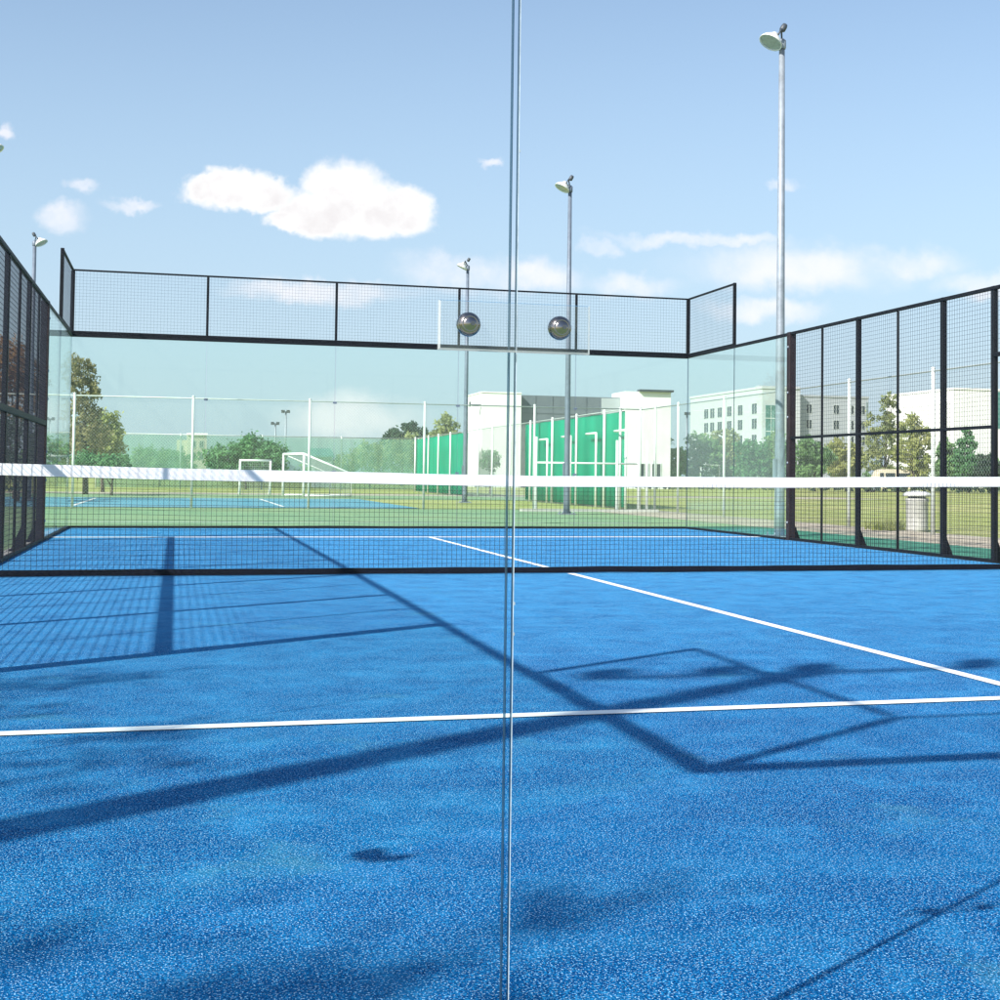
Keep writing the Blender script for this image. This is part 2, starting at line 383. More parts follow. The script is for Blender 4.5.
# ------------------------------------------------------------------ court walls
H3, H4 = 2.96, 3.94
def wire_panel(b, W, z0, z1, step=.05, r=.0015):
    """welded grid of wires in the plane x=along, z=up, from x=0 to W"""
    n = int(round(W/step)); k = int(round((z1-z0)/step))
    for i in range(1, n):
        x = W*i/n; b.tube([(x,0,z0),(x,0,z1)], r, 4, caps=False, smooth=False)
    for j in range(1, k):
        z = z0+(z1-z0)*j/k; b.tube([(0,-.003,z),(W,-.003,z)], r, 4, caps=False, smooth=False)
_panel = {}
def panel(parent, x, W, z0, z1, off=0., wr=None):
    key = (round(W,3), round(z0,3), round(z1,3), wr)
    if key not in _panel:
        b = MB(); wire_panel(b, W, z0, z1, r=wr or (.0013 if W > 1.5 else .0017)); o = b.build('mesh_panel', M['wire'], parent); _panel[key] = o
    else: o = copy_obj(_panel[key], parent)
    o.location = (x, off, 0); return o
_glass = {}
def pane(parent, x, W, mat, off=0., z0=.035, z1=H3-.045, t=.012, gap=.004, mitred=False):
    key = (round(W,3), mat, mitred)
    if key not in _glass:
        b = MB(); c = .0009; x0, x1 = gap, W-gap
        # two faces, four ground edges, arrises with one front edge painted pale as a highlight
        def ring(x0, x1, z0, z1, y): return [(x0,y,z0),(x1,y,z0),(x1,y,z1),(x0,y,z1)]
        A = ring(x0+c, x1-c, z0+c, z1-c, -t/2); B = ring(x0, x1, z0, z1, -t/2+c); C_ = ring(x0, x1, z0, z1, t/2-c); D = ring(x0+c, x1-c, z0+c, z1-c, t/2)
        b.add(A+B+C_+D, [(0,1,2,3)], 0); o = 0
        b.add([], [], 0)
        for k in range(4):
            q = (k+1) % 4
            for (s, mi) in ((0, 2 if k == 3 else 1), (4, 1), (8, 1)):
                b.f.append((s+k, s+4+k, s+4+q, s+q)); b.mi.append(0 if mitred and k == 3 else mi); b.sm.append(False)
        b.f.append((15,14,13,12)); b.mi.append(0); b.sm.append(False)
        o = b.build('glass_pane', [M[mat], M['glass_edge'], M['glass_arris']], parent); _glass[key] = o
    else: o = copy_obj(_glass[key], parent)
    o.location = (x, off, 0); return o
def bar(parent, name, x0, x1, y0, y1, z0, z1, mat='dark_metal'):
    b = MB(); b.box(x0, x1, y0, y1, z0, z1)
    o = b.build(name, M[mat], parent)
    bv = o.modifiers.new('edge', 'BEVEL'); bv.width = .004; bv.segments = 1
    return o
def bolts(parent, pts, d, r=.012):
    for p in pts:
        b = MB(); b.lathe([(0,.012),(r*.7,.011),(r,.006),(r,0)], p, d, 8); b.build('bolt', M['galv'], parent)
def small_clamp(parent, x, z, off):
    b = MB(); b.box(x-.03, x+.03, off-.014, off+.014, z-.016, z+.016)
    o = b.build('joint_clamp', M['dull_galv'], parent); return o

def end_wall(root, near):
    """10 m end wall in local x 0..10, outside is +y"""
    g = 'glass_near' if near else 'glass'
    for k in range(5): pane(root, 2*k, 2, g, mitred=near and k == 0)
    bar(root, 'base_rail', 0, 10, -.03, .03, .002, .033, 'dark_metal')
    bar(root, 'glass_rail', -.02, 10.02, -.02, .04, H3-.052, H3-.002)
    bar(root, 'mesh_bottom_rail', -.02, 10.02, -.018, .022, H3+.0, H3+.038)
    bar(root, 'mesh_top_rail', -.02, 10.02, -.013, .013, H4-.026, H4)
    for k in range(6):
        wd = .03 if k in (0, 5) else .019
        bar(root, 'mesh_post', 2*k-wd, 2*k+wd, -.019, .019, H3+.0385, H4-.0265)
    for k in range(5): panel(root, 2*k, 2, H3+.03, H4-.02)
    for k in range(1, 5):
        for z in ((.9, 2.0) if not near else (1.95,)):
            if near and k == 1: continue
            small_clamp(root, 2*k, z, 0)

def side_wall(root, mirror, door=False):
    """20 m side wall in local x 0..20 (x=0 at the near corner); outside is +y*mirror"""
    s = mirror
    def yb(a, b_): return (min(a*s, b_*s), max(a*s, b_*s))
    for k in (0, 1): pane(root, 2*k+.012*(k == 0), 2, 'glass', mitred=k == 0)
    for k in (0, 1): pane(root, 16+2*k-.012*(k == 1), 2, 'glass')
    for x0, x1 in ((.02, 3.93), (16.07, 19.98)):
        bar(root, 'glass_rail', x0, x1, *yb(-.016, .024), H3-.046, H3-.001)
        bar(root, 'base_rail', x0+.01, x1-.01, *yb(-.03, .03), .002, .033)
    for x0, x1, e in ((.031, 2.0, 2.0), (18.0, 19.969, 18.0)):
        bar(root, 'mesh_bottom_rail', x0, x1, *yb(-.015, .017), H3+.0005, H3+.0265)
        bar(root, 'mesh_top_rail', x0, x1, *yb(-.016, .016), H4-.03, H4-.001)
        bar(root, 'mesh_post', e-.02, e+.02, *yb(-.023, .026), H3, H4+.002)
    panel(root, 0, 2, H3+.03, H4-.02); panel(root, 18, 2, H3+.03, H4-.02)
    # mesh bay
    bar(root, 'top_rail', 4.06, 15.94, *yb(-.02, .02), H3-.04, H3)
    if door:
        bar(root, 'mid_rail', 4.06, 9.02, *yb(-.014, .016), 1.435, 1.47); bar(root, 'mid_rail', 10.98, 15.94, *yb(-.014, .016), 1.435, 1.47)
        bar(root, 'door_header', 9.03, 10.97, *yb(-.021, .023), 2.20, 2.245)
        bar(root, 'base_rail', 4.06, 9.02, *yb(-.02, .02), .002, .04); bar(root, 'base_rail', 10.98, 15.94, *yb(-.02, .02), .002, .04)
    else:
        bar(root, 'mid_rail', 4.06, 15.94, *yb(-.021, .023), 1.42, 1.48)
        bar(root, 'base_rail', 4.06, 15.94, *yb(-.02, .02), .002, .04)
    for k in range(12):
        x = 4+k
        if door and k in (5, 6): panel(root, x, 1, 2.24, H3-.02, 0); continue
        panel(root, x, 1, .03, H3-.02, 0, .0024 if mirror == 1 else None)
    for k in range(13):
        x = 4+k; end = k in (0, 12); thick = k % 2 == 0 or (door and k in (5, 7))
        if door and k == 6: continue
        hw = .05 if end else (.03 if thick else .012)
        dep = .075 if end else (.04 if thick else .018)
        p = bar(root, 'post', x-hw, x+hw, *yb(-.024 if end else (-.0115 if thick else -.008), dep), .001, H3+.004 if thick or end else H3-.042, 'post_brown' if end else 'dark_metal')
        if (thick or end):
            # triangular foot on the outside
            b = MB(); y0 = dep*s; y1 = (dep+.10)*s
            vs = [(x-.006,y0,.012),(x-.006,y1,.012),(x-.006,y0,.26),(x+.006,y0,.012),(x+.006,y1,.012),(x+.006,y0,.26)]
            b.add(vs, [(0,1,2),(5,4,3),(0,3,4,1),(1,4,5,2),(2,5,3,0)])
            b.box(x-.045, x+.045, *yb(dep+.001, dep+.115), -.012, .0115)
            b.build('foot_gusset', M['dark_metal'], p)
        if end:
            bolts(p, [(x, -.024*s, z) for z in (.25, .75, 1.1, 1.75, 2.1, 2.75)], (0, -s, 0), .016)

far = thing('court_end_wall', 'far glass end wall with framed wire mesh along its top, behind the net', 'glass wall', (-5, 10, 0), 0, 'glass and mesh walls round the blue court')
end_wall(far, False)
near = thing('court_end_wall', 'near glass end wall with its open pane joint and steel dome bolts', 'glass wall', (-5, -10, 0), 0, 'glass and mesh walls round the blue court')
end_wall(near, True)
left = thing('court_side_wall', 'dark wire mesh side wall at left edge of the blue court', 'mesh wall', (-5, -10, 0), R(90), 'glass and mesh walls round the blue court')
side_wall(left, 1)
right = thing('court_side_wall', 'black framed wire mesh side wall right of the court, glass at its far end', 'mesh wall', (5, -10, 0), R(90), 'glass and mesh walls round the blue court')
side_wall(right, -1, True)

# clear plate with two domed steel bolts across the near joint (local x=2 of the near wall)
b = MB(); px0, px1, pz0, pz1, py0, py1 = 1.898, 2.103, 1.033, 1.098, -.0150, -.0070
e = .0022; q = .0008
b.add([(px0,py1,pz0),(px1,py1,pz0),(px1,py1,pz1),(px0,py1,pz1),(px0,py0+q,pz0),(px1,py0+q,pz0),(px1,py0+q,pz1),(px0,py0+q,pz1),
       (px0+e,py0,pz0+e),(px1-e,py0,pz0+e),(px1-e,py0,pz1-e),(px0+e,py0,pz1-e)],
      [(3,2,1,0),(8,9,10,11),(0,1,5,4),(4,5,9,8),(1,2,6,5),(5,6,10,9),(3,0,4,7),(7,4,8,11),(2,3,7,6),(6,7,11,10)])
for i, k in enumerate((0,0,1,1,1,1,1,1,2,2)): b.mi[i] = k
pl = b.build('joint_plate', [M['plate'], M['acrylic_edge'], M['plate']], near)
for bx in (1.9365, 2.0600):
    b = MB(); r = .0160
    b.lathe([(0,-.002),(r*.9,-.002),(r*.97,.0),(r,.0025),(r*.985,.0055),(r*.93,.0085),(r*.83,.0112),(r*.70,.0132),(r*.60,.0143),(r*.57,.0136),(r*.54,.0143),(r*.40,.0154),(r*.2,.0163),(0.0001,.0166)], (bx, py0-.0005, 1.0665), (0,-1,0), 36)
    db = b.build('dome_bolt', M['steel'], pl)
    b = MB(); b.lathe([(.0001,.0),(.0032,.0),(.0032,.0008),(.0001,.0008)], (bx+.003, py0-.0168, 1.0668), (0,-1,0), 6, smooth=False)
    b.build('hex_socket', M['dark_box'], db)
# corner bracket of the near left corner and little pads in the joint
b = MB(); b.box(-.02, .055, -.024, -.007, 1.915, 1.96); b.box(-.045, -.007, -.0069, .06, 1.915, 1.96); b.build('corner_bracket', M['dark_metal'], near)
b = MB()
for z in (.66, .70, 1.30): b.box(2.0045, 2.0062, -.0080, -.0062, z, z+.004)
b.build('joint_pad', M['glass_arris'], near)

# ------------------------------------------------------------------ net
net = thing('court_net', 'black net with a white top tape strung across the blue court', 'net', (0, 0, 0))
def ztop(x): return .872 + .050*(abs(x)/4.9)**1.6 + .002*math.sin(x*2.3)
b = MB(); n = 226; zr = 20
for i in range(n+1):
    x = -4.85+9.7*i/n
    b.tube([(x, .004*math.sin(x*3+1), .05),(x, .004*math.sin(x*3), ztop(x)-.06)], .0018, 4, caps=False, smooth=False)
for j in range(zr):
    f = j/(zr-1); pts = []
    for i in range(0, 61):
        x = -4.85+9.7*i/60; pts.append((x, .003*math.sin(x*3), .052+f*(ztop(x)-.06-.052)+.0025*math.sin(x*5+j*1.3)))
    b.tube(pts, .0018, 4, caps=False, smooth=False)
b.build('net_mesh', M['net_cord'], net)
def band(name, zlo, zhi, t, mat, wob):
    b = MB(); k = 96; vs = []; fs = []
    for i in range(k+1):
        x = -4.88+9.76*i/k; y = wob*noise.noise((x*.9, 3.1, zlo(x)))
        for (yy, zz) in ((-t, zlo(x)), (-t*1.15, (zlo(x)+zhi(x))/2), (-t*.8, zhi(x)), (t*.8, zhi(x)), (t*1.15, (zlo(x)+zhi(x))/2), (t, zlo(x))):
            vs.append((x, y+yy, zz))
    for i in range(k):
        for j in range(6): fs.append((i*6+j, i*6+(j+1) % 6, (i+1)*6+(j+1) % 6, (i+1)*6+j))
    fs += [tuple(range(6)), tuple(k*6+j for j in reversed(range(6)))]
    b.add(vs, fs, 0, False); return b.build(name, M[mat], net)
band('top_tape', lambda x: ztop(x)-.096, lambda x: ztop(x)+.003*noise.noise((x*2,0,0)), .006, 'tape', .01)
band('bottom_tape', lambda x: .006+.004*noise.noise((x*1.5,1,0)), lambda x: .058+.006*noise.noise((x*1.5,5,0)), .008, 'black_band', .03)
for sx in (-1, 1):
    b = MB(); b.box(sx*4.93-.03, sx*4.93+.03, -.03, .03, .002, .95); b.build('net_post', M['dark_metal'], net)
b = MB(); b.box(-.026, .026, .009, .012, .06, .775); 

# ------------------------------------------------------------------ floodlight poles
LS = .60
def light_pole(x, y, h, label, r0_=.085, r1=.05, dirx=-1, heads=1, group='tall floodlight poles round the court', spin=0., pm='dull_galv'):
    t = thing('light_pole', label, 'light pole', (x, y, -.06), 0, group)
    b = MB(); b.tube([(0,0,0),(0,0,.35),(0,0,h*.5),(0,0,h)], [r0_*1.05, r0_, (r0_+r1)/2, r1], 14); b.build('pole', M[pm], t)
    b = MB(); b.box(-.19,.19,-.19,.19,.0,.025)
    for a in range(4): b.tube([(.14*(-1)**a, .14*(-1)**(a//2), .02), (.14*(-1)**a, .14*(-1)**(a//2), .07)], .015, 6)
    b.build('base_plate', M['galv'], t)
    b = MB(); b.box(-r0_-.02, -r0_+.03, -.05, .05, .9, 1.25); b.build('hatch', M[pm], t)
    spots = [(0.0)] if heads == 1 else [-1.0, -.45, .0, .87]
    if heads > 1:
        b = MB(); b.tube([(-1.05,0,h-.02),(.92,0,h-.02)], .035, 8); b.build('crossbar', M['galv'], t)
    for sx in spots:
        ax = Vector((dirx*math.cos(spin)*.50, math.sin(spin)*.5-.10, -.86)).normalized() if heads == 1 else Vector((.15, .85, -.5)).normalized()
        c = Vector((sx, 0, h+.02)) + Vector((dirx*.20*LS if heads == 1 else .0, 0, .10))
        b = MB()
        K_ = LS if heads == 1 else .36
        b.lathe([(a_*K_, b_*K_) for a_, b_ in [(.03,-.02),(.085,-.01),(.12,.05),(.20,.12),(.28,.20),(.325,.28),(.33,.31),(.315,.312),(.26,.22),(.15,.13)]], c, ax, 24)
        hd = b.build('lamp_head', M['lamp_white'], t)
        b = MB(); b.lathe([(.0001,.29*K_),(.16*K_,.29*K_),(.312*K_,.282*K_)], c, ax, 24); b.build('lens', M['lamp_lens'], hd)
        b = MB(); sd = ax.cross(Vector((0,0,1))).normalized(); p1 = c+ax*.10*K_+sd*.21*K_; p2 = c+ax*.10*K_-sd*.21*K_; bk = Vector((sx, 0, h))
        b.tube([p1, c+sd*.20*K_-ax*.06, bk, c-sd*.20*K_-ax*.06, p2], .017 if heads == 1 else .01, 6)
        b.build('bracket', M['dark_box'], t)
        b = MB(); q = c - ax*.05 + Vector((-dirx*.12,0,.07))
        b.lathe([(a_*K_, b_*K_) for a_, b_ in [(.0001,-.11),(.07,-.11),(.085,-.05),(.085,.07),(.06,.10),(.0001,.11)]], q, ax, 12); b.build('ballast', M['dark_box'], t)
    b = MB(); b.lathe([(r1+.012,-.12),(r1+.02,-.1),(r1+.02,.02),(.03,.05),(.0001,.055)], (0,0,h), (0,0,1), 12); b.build('pole_cap', M[pm], t)
    return t
light_pole(5.95, 8.35, 8.03, 'tallest galvanised light pole, rising behind the right glass corner', .083, .046, -1, pm='galv')
light_pole(5.82, 20.2, 8.05, 'slim light pole in front of the grey building, right of the bolts', .080, .046, -1, spin=.1)
light_pole(6.0, 33.2, 8.0, 'distant thin light pole rising beside the left edge of the white hall', .085, .05, -1, spin=.4)
light_pole(-7.8, 32.8, 8.0, 'small far light pole standing behind the left mesh wall', .085, .055, 1, spin=-.2)
light_pole(-7.62, 20.1, 8.0, 'light pole at the left picture edge, only its lamp end showing', .085, .055, 1, spin=-.2)
light_pole(-9.08, -11.71, 8.05, 'thick light pole with four lamps, outside the view, shadow across the turf', .15, .085, 1, heads=4)

def mast(u, v, d, label, twin=True):
    p = at_depth(u, v, d); h = p.z
    t = thing('floodlight_mast', label, 'light mast', (p.x, p.y, -.06), -YAW, 'far twin floodlight masts')
    b = MB(); b.tube([(0,0,0),(0,0,h)], [.0009*d, .0006*d], 8); b.build('mast', M['galv'], t)
    s = d/1357
    b = MB()
    for k in ((-1, 1) if twin else (0,)):
        x = k*2.6*s; ww = 1.5*s if twin else 3*s
        b.add([(x-ww,-.3,h-1.6*s),(x+ww,-.3,h-1.6*s),(x+ww*.8,.2,h-1.2*s),(x-ww*.8,.2,h-1.2*s),(x-ww,-.4,h+1.3*s),(x+ww,-.4,h+1.3*s),(x+ww*.8,.2,h+1.6*s),(x-ww*.8,.2,h+1.6*s)],
              [(0,3,2,1),(4,5,6,7),(0,1,5,4),(1,2,6,5),(2,3,7,6),(3,0,4,7)])
    if twin: b.box(-2.6*s, 2.6*s, -.08, .08, h-.5*s, h+.1*s)
    b.build('lamp_pair' if twin else 'lamp', M['dark_box'], t)
mast(286, 411, 150, 'far twin lamp mast above the bushes, taller of the two')
mast(275.5, 423, 190, 'far twin lamp mast above the bushes, shorter and more distant')
mast(67, 398, 110, 'far twin lamp mast beside the tall brown tree, upper one')
mast(63, 418, 165, 'far twin lamp mast behind left glass, lower one')
mast(687, 413, 118, 'single flat lamp mast standing before the white hotel', False)

# ------------------------------------------------------------------ fences
def chain_mesh(L, H, step=.075, r=.0017):
    b = MB(); n = int((L+H)/step)
    for i in range(n+1):
        a = i*step
        x0, z0 = max(0, a-H), min(a, H); x1, z1 = min(a, L), max(0, a-L)
        if x1-x0 > .02:
            b.tube([(x0,0,z0),(x1,0,z1)], r, 3, caps=False, smooth=False)
            b.tube([(x0,.004,H-z0),(x1,.004,H-z1)], r, 3, caps=False, smooth=False)
    return b
def fence(name, label, p0, p1, H, step, screens=(), screen_mat='windscreen', chain=True, r=.032, brace=False, posts=None, chain_step=.08, post_mat='pale_steel', rail_r=.016, cat='fence'):
    p0 = Vector((*p0, -.06)); p1 = Vector((*p1, -.06)); L = (p1-p0).length; a = math.atan2(p1.y-p0.y, p1.x-p0.x)
    t = thing(name, label, cat, p0, a)
    ps = posts if posts else [k*L/round(L/step) for k in range(round(L/step)+1)]
    first = None
    for x in ps:
        if first is None:
            b = MB(); b.tube([(0,0,0),(0,0,H+.03)], r, 10); b.lathe([(r*1.15,0),(r*1.15,.02),(.0001,.04)], (0,0,H+.03), (0,0,1), 10)
            first = b.build('post', M[post_mat], t); first.location = (x, 0, 0)
        else: copy_obj(first, t, (x, 0, 0))
    b = MB(); b.tube([(0,0,H-.01),(L,0,H-.01)], rail_r, 8); b.build('top_rail', M['chain_wire'], t)
    if chain: chain_mesh(L, H-.03, chain_step, .0013).build('chain_link', M['chain_wire'], t, (0, -.085 if screens else .03, 0))
    for (s0, s1) in screens:
        b = MB(); k = max(2, int((s1-s0)/.5)); vs = []; fs = []
        for i in range(k+1):
            x = s0+(s1-s0)*i/k
            for zz in (.05, H*.35, H*.7, H-.04):
                vs.append((x, -.050+.025*noise.noise((x*.8, zz, 1.7)), zz - (.03*abs(math.sin(x*1.05)) if zz > H-.1 else 0)))
        for i in range(k):
            for j in range(3): fs.append((i*4+j, (i+1)*4+j, (i+1)*4+j+1, i*4+j+1))
        b.add(vs, fs, 0, True); o = b.build('windscreen', M[screen_mat], t)
        so_ = o.modifiers.new('t', 'SOLIDIFY'); so_.thickness = .004
    if brace:
        for x in brace:
            b = MB(); b.tube([(x, .05, H*.80),(x, .05+.42, H*.80),(x, .47, 0)], .022, 8); b.build('brace', M['pale_steel'], t)
    return t
def yline(X, u):            # y at which the line x=X is seen in column u
    d = ray(u, 470); return CY + (X-CX)/d.x*d.y
FX = 9.1
bx = [on_y(u, 470, 24.0).x for u in (73, 192, 309, 424, 534, 640)]
fence('chain_link_fence', 'tall chain link fence on pale posts crossing behind the far glass wall', (-8.2, 24.0), (FX, 24.0), 2.82, 3, posts=[x+8.2 for x in bx])
ry = [yline(FX, u) for u in (655, 678, 724, 780, 849, 933)]; ry += [ry[-1]-3.0*k for k in range(1, 7)]
fence('chain_link_fence', 'tall chain link fence beside the sandy path, right of the court', (FX, 24.02), (FX, -9), 2.82, 3, posts=[max(0, 24.02-y) for y in ry])
wy = [yline(FX, u) for u in (620, 604, 576, 552, 530, 510, 492, 478, 464, 450, 438, 428, 415)]
fence('windscreen_fence', 'long fence hung with bright green windscreen cloth, before the grey building', (FX, wy[0]-.3), (FX, wy[-1]), 2.9, 3,
      screens=[(.05, yline(FX, 522)-wy[0]), (yline(FX, 465)-wy[0], wy[-1]-wy[0]+.2)], posts=[y-wy[0]+.3 for y in wy], brace=[], post_mat='white_paint', r=.04)
for i, (u, v) in enumerate(((552, 435), (576, 432), (604, 429), (530, 438))):
    y = yline(FX-.35, u+4); zt = on_y(u+4, v, y).z
    g = thing('post_bracket', ('white pipe bracket before green windscreen, second from the left', 'white pipe bracket before green windscreen, tallest with a wide top',
               'white pipe bracket before green windscreen, rightmost near the grey wall edge', 'white pipe bracket before green windscreen, leftmost and shortest')[i], 'pipe bracket', (FX-.12, y, -.06), 0, 'white pipe brackets along the windscreen fence')
    b = MB(); b.tube([(.05, 0, zt),(-.04, 0, zt),(-.04, -1.05, zt)], .035, 8); b.build('arm', M['white_paint'], g)
    b = MB(); b.tube([(-.04, -1.05, zt),(-.04, -1.05, 0)], .036, 8); b.build('leg', M['white_paint'], g)
fl = on_y(96, 470, 66); fr_ = on_y(418, 470, 66)
fence('screened_fence', 'faded green screened fence far off, in front of the bushes', (fl.x, 66), (fr_.x, 66), 3.0, 4.5, screens=[(.05, fr_.x-fl.x-.05)], screen_mat='pale_screen', chain=False, r=.045, rail_r=.03)
# low white pipe barrier close behind the far wall
t = thing('pipe_barrier', 'low white pipe barrier with tall uprights, before the green windscreen', 'barrier', (0, 22.6, -.06))
xs = [on_y(u, 470, 22.6).x for u in (536, 617, 638.5, 647)]
for x, v in zip(xs, (438, 440, 440, 440)):
    b = MB(); zt = on_y(600, v, 22.6).z+.06; b.tube([(x,0,0),(x,0,zt)], .036, 10); b.build('upright', M['white_paint'], t)
b = MB(); b.tube([(xs[0],0,1.28),(xs[2],0,1.28)], .026, 8); b.build('rail', M['white_paint'], t)
b = MB(); b.box(xs[0]-.4, xs[3]+.3, -.12, .12, .002, .07); b.build('foot_beam', M['concrete'], t)

# ------------------------------------------------------------------ goals
def pipe(parent, name, pts, r, mat='white_paint'):
    b = MB(); b.tube(pts, r, 8); return b.build(name, M[mat], parent)
def netting(parent, A, B, C_, D, n, k):
    b = MB(); A, B, C_, D = map(Vector, (A, B, C_, D))
    for i in range(n+1):
        f = i/n; b.tube([A.lerp(B, f), D.lerp(C_, f)], .006, 3, caps=False)
    for i in range(k+1):
        f = i/k; b.tube([A.lerp(D, f), B.lerp(C_, f)], .006, 3, caps=False)
    b.build('goal_net', M['chain_wire'], parent)
Y = 45; xa, xb = on_y(240, 470, Y).x, on_y(270.5, 470, Y).x; zt = on_y(255, 459, Y).z
t = thing('goal', 'small white goal frame seen square on beyond the net tape', 'goal', (xa, Y, -.06), 0); W = xb-xa
for x in (0, W): pipe(t, 'goal_post', [(x,0,0),(x,0,zt)], .045)
pipe(t, 'crossbar', [(-.03,0,zt),(W+.03,0,zt)], .045)
for x in (0, W): pipe(t, 'stay', [(x,0,zt),(x,.5,zt-.05),(x,1.0,.03),(x,0,.03)], .02)
netting(t, (0,1,.03),(W,1,.03),(W,.5,zt-.05),(0,.5,zt-.05), 14, 14)
Y = 43; x0 = on_y(286, 470, Y).x; x1 = on_y(303, 470, Y).x; x2 = on_y(351, 470, Y).x; zt = on_y(303, 454, Y).z+.06; zb = on_y(350, 474, Y).z+.06
t = thing('goal', 'larger white goal seen from its side, long stays sloping right', 'goal', (x0, Y, -.06), 0)
w1, w2 = x1-x0, x2-x0
pipe(t, 'goal_post', [(0,1.4,0),(0,1.4,zt)], .05); pipe(t, 'goal_post', [(w1,-.4,0),(w1,-.4,zt)], .055)
pipe(t, 'crossbar', [(0,1.4,zt),(w1,-.4,zt)], .055)
pipe(t, 'stay', [(w1,-.4,zt),(w2,-.2,zb),(w2,-.2,.04),(w1,-.4,.04)], .04)
pipe(t, 'stay', [(0,1.4,zt),(w2-w1*1.0,1.6,zb),(w2-w1*1.0,1.6,.04),(0,1.4,.04)], .035)
pipe(t, 'rear_bar', [(w2,-.2,.04),(w2-w1,1.6,.04)], .035); pipe(t, 'rear_bar', [(w2,-.2,zb),(w2-w1,1.6,zb)], .03)
netting(t, (w2,-.2,.04),(w2-w1,1.6,.04),(w2-w1,1.6,zb),(w2,-.2,zb), 12, 10)
netting(t, (w1,-.4,zt),(0,1.4,zt),(w2-w1,1.6,zb),(w2,-.2,zb), 12, 16)
# white notice board edge at far left
Y = 40; a_ = on_y(43, 456, Y); c_ = on_y(69, 456, Y)
t = thing('crossbar_frame', 'white bar of a far goal standing left of the brown tree', 'goal', (a_.x, Y, -.06))
pipe(t, 'crossbar', [(0,0,a_.z+.06),(c_.x-a_.x,0,a_.z+.06)], .05)
for x in (.03, c_.x-a_.x-.03): pipe(t, 'goal_post', [(x,0,0),(x,0,a_.z+.06)], .04)

# ------------------------------------------------------------------ trees
def leaf_cloud(blobs, n, size, rnd, clump=.28, sink=.62, minc=5):
    """leaf quads in clumps spread through a set of ellipsoids (cx,cy,cz,rx,ry,rz)"""
    b = MB(); tot = sum(e[3]*e[5] for e in blobs)
    for e in blobs:
        k = max(6, int(n*e[3]*e[5]/tot)); nc = max(minc, k//22); R_ = (e[3]+e[4]+e[5])/3
        for c in range(nc):
            while True:
                d = Vector((rnd.uniform(-1,1), rnd.uniform(-1,1), rnd.uniform(-1,1)))
                if .05 < d.length <= 1: break
            d.normalize(); rr = rnd.uniform(sink, 1.02)*(1+.14*noise.noise(d*2.1+Vector((e[0], e[1], e[2]))))
            cc = Vector((e[0]+d.x*e[3]*rr, e[1]+d.y*e[4]*rr, e[2]+d.z*e[5]*rr)); cr = R_*clump*rnd.uniform(.6, 1.35)
            for l in range(22):
                p = cc + Vector((rnd.gauss(0,.5), rnd.gauss(0,.5), rnd.gauss(0,.42)))*cr
                if p.z < .08: continue
                s = size*rnd.uniform(.6, 1.3)
                a = Vector((rnd.gauss(0,1), rnd.gauss(0,1), rnd.gauss(0,.7))).normalized()
                q = a.orthogonal().normalized(); q = Matrix.Rotation(rnd.uniform(0, 6.28), 3, a) @ q; r_ = a.cross(q)
                b.add([p-q*s, p-r_*s*.5, p+q*s, p+r_*s*.5], [(0,1,2,3)])
    return b
def tree(name, label, cat, loc, blobs, n, size, mat, seed, trunk_h, trunk_r, group=None, clump=.28, sink=.55, limbs=True, minc=5):
    rnd = random.Random(seed)
    t = thing(name, label, cat, loc, 0, group)
    b = MB(); pts = [(0,0,-.05)]; k = 6
    lean = (rnd.uniform(-.05,.05), rnd.uniform(-.05,.05))
    for i in range(1, k+1): pts.append((lean[0]*trunk_h*i/k+rnd.uniform(-.3,.3)*trunk_r, lean[1]*trunk_h*i/k, trunk_h*i/k))
    b.tube(pts, [trunk_r*(1.25-.85*i/k) for i in range(k+1)], 8)
    if limbs:
        for e in blobs:
            st = Vector(pts[rnd.randint(2, 4)]); en = Vector((e[0], e[1], e[2])); md = st.lerp(en, .5)+Vector((0,0,.1*trunk_h))
            b.tube([st, md, en], [trunk_r*.5, trunk_r*.3, trunk_r*.1], 6)
            for q in range(3):
                tip = en+Vector((rnd.uniform(-.8,.8)*e[3], rnd.uniform(-.8,.8)*e[4], rnd.uniform(-.2,.8)*e[5]))
                b.tube([md.lerp(en, .3+.2*q), tip], [trunk_r*.2, trunk_r*.05], 5)
    b.build('trunk', M['bark'], t)
    leaf_cloud(blobs, n*2, size, rnd, clump, sink, minc).build('crown', M[mat], t)
    return t
def px_tree(name, label, cat, u, d, lobes, mat, n=1800, lsize=None, seed=1, group=None, clump=.28, trunk_r=None, sink=.5):
    """lobes as (column, row, half width, half height) in photo pixels, made round in depth"""
    base = at_depth(u, 470, d); s = d/FPX; bl = []; top = 0
    for (cu, cv, rw, rh) in lobes:
        p = at_depth(cu, cv, d); rx = rw*s; rz = rh*s
        bl.append((p.x-base.x, p.y-base.y+random.uniform(-.2,.2)*rx, p.z+.06, rx, rx*.9, rz)); top = max(top, p.z)
    return tree(name, label, cat, (base.x, base.y, -.06), bl, n, lsize or max(.06, 2.0*s), mat, seed, max(.5, top*.7), trunk_r or .014*top+.03, group, clump, sink)
G1, G2 = 'trees and bushes beyond the far glass', 'trees beyond the lawn on the right'
px_tree('tall_tree', 'tall ragged brown and olive tree at far left behind the glass', 'tree', 86, 54, [(80,372,15,22),(88,392,14,14),(82,415,18,18),(92,440,22,18),(70,445,16,18),(84,462,26,12)], 'leaf_brown', 3200, None, 3, G1)
px_tree('bushy_tree', 'rounded yellow green tree right of the tall brown tree', 'tree', 103, 60, [(103,424,16,14),(112,436,14,12),(100,446,24,16),(112,460,16,10)], 'leaf_yellow', 2400, None, 4, G1)
px_tree('bush', 'low green bush at the foot of the yellow green tree', 'bush', 112, 52, [(95,462,26,9),(118,463,16,8)], 'leaf_green', 1200, None, 5, G1)
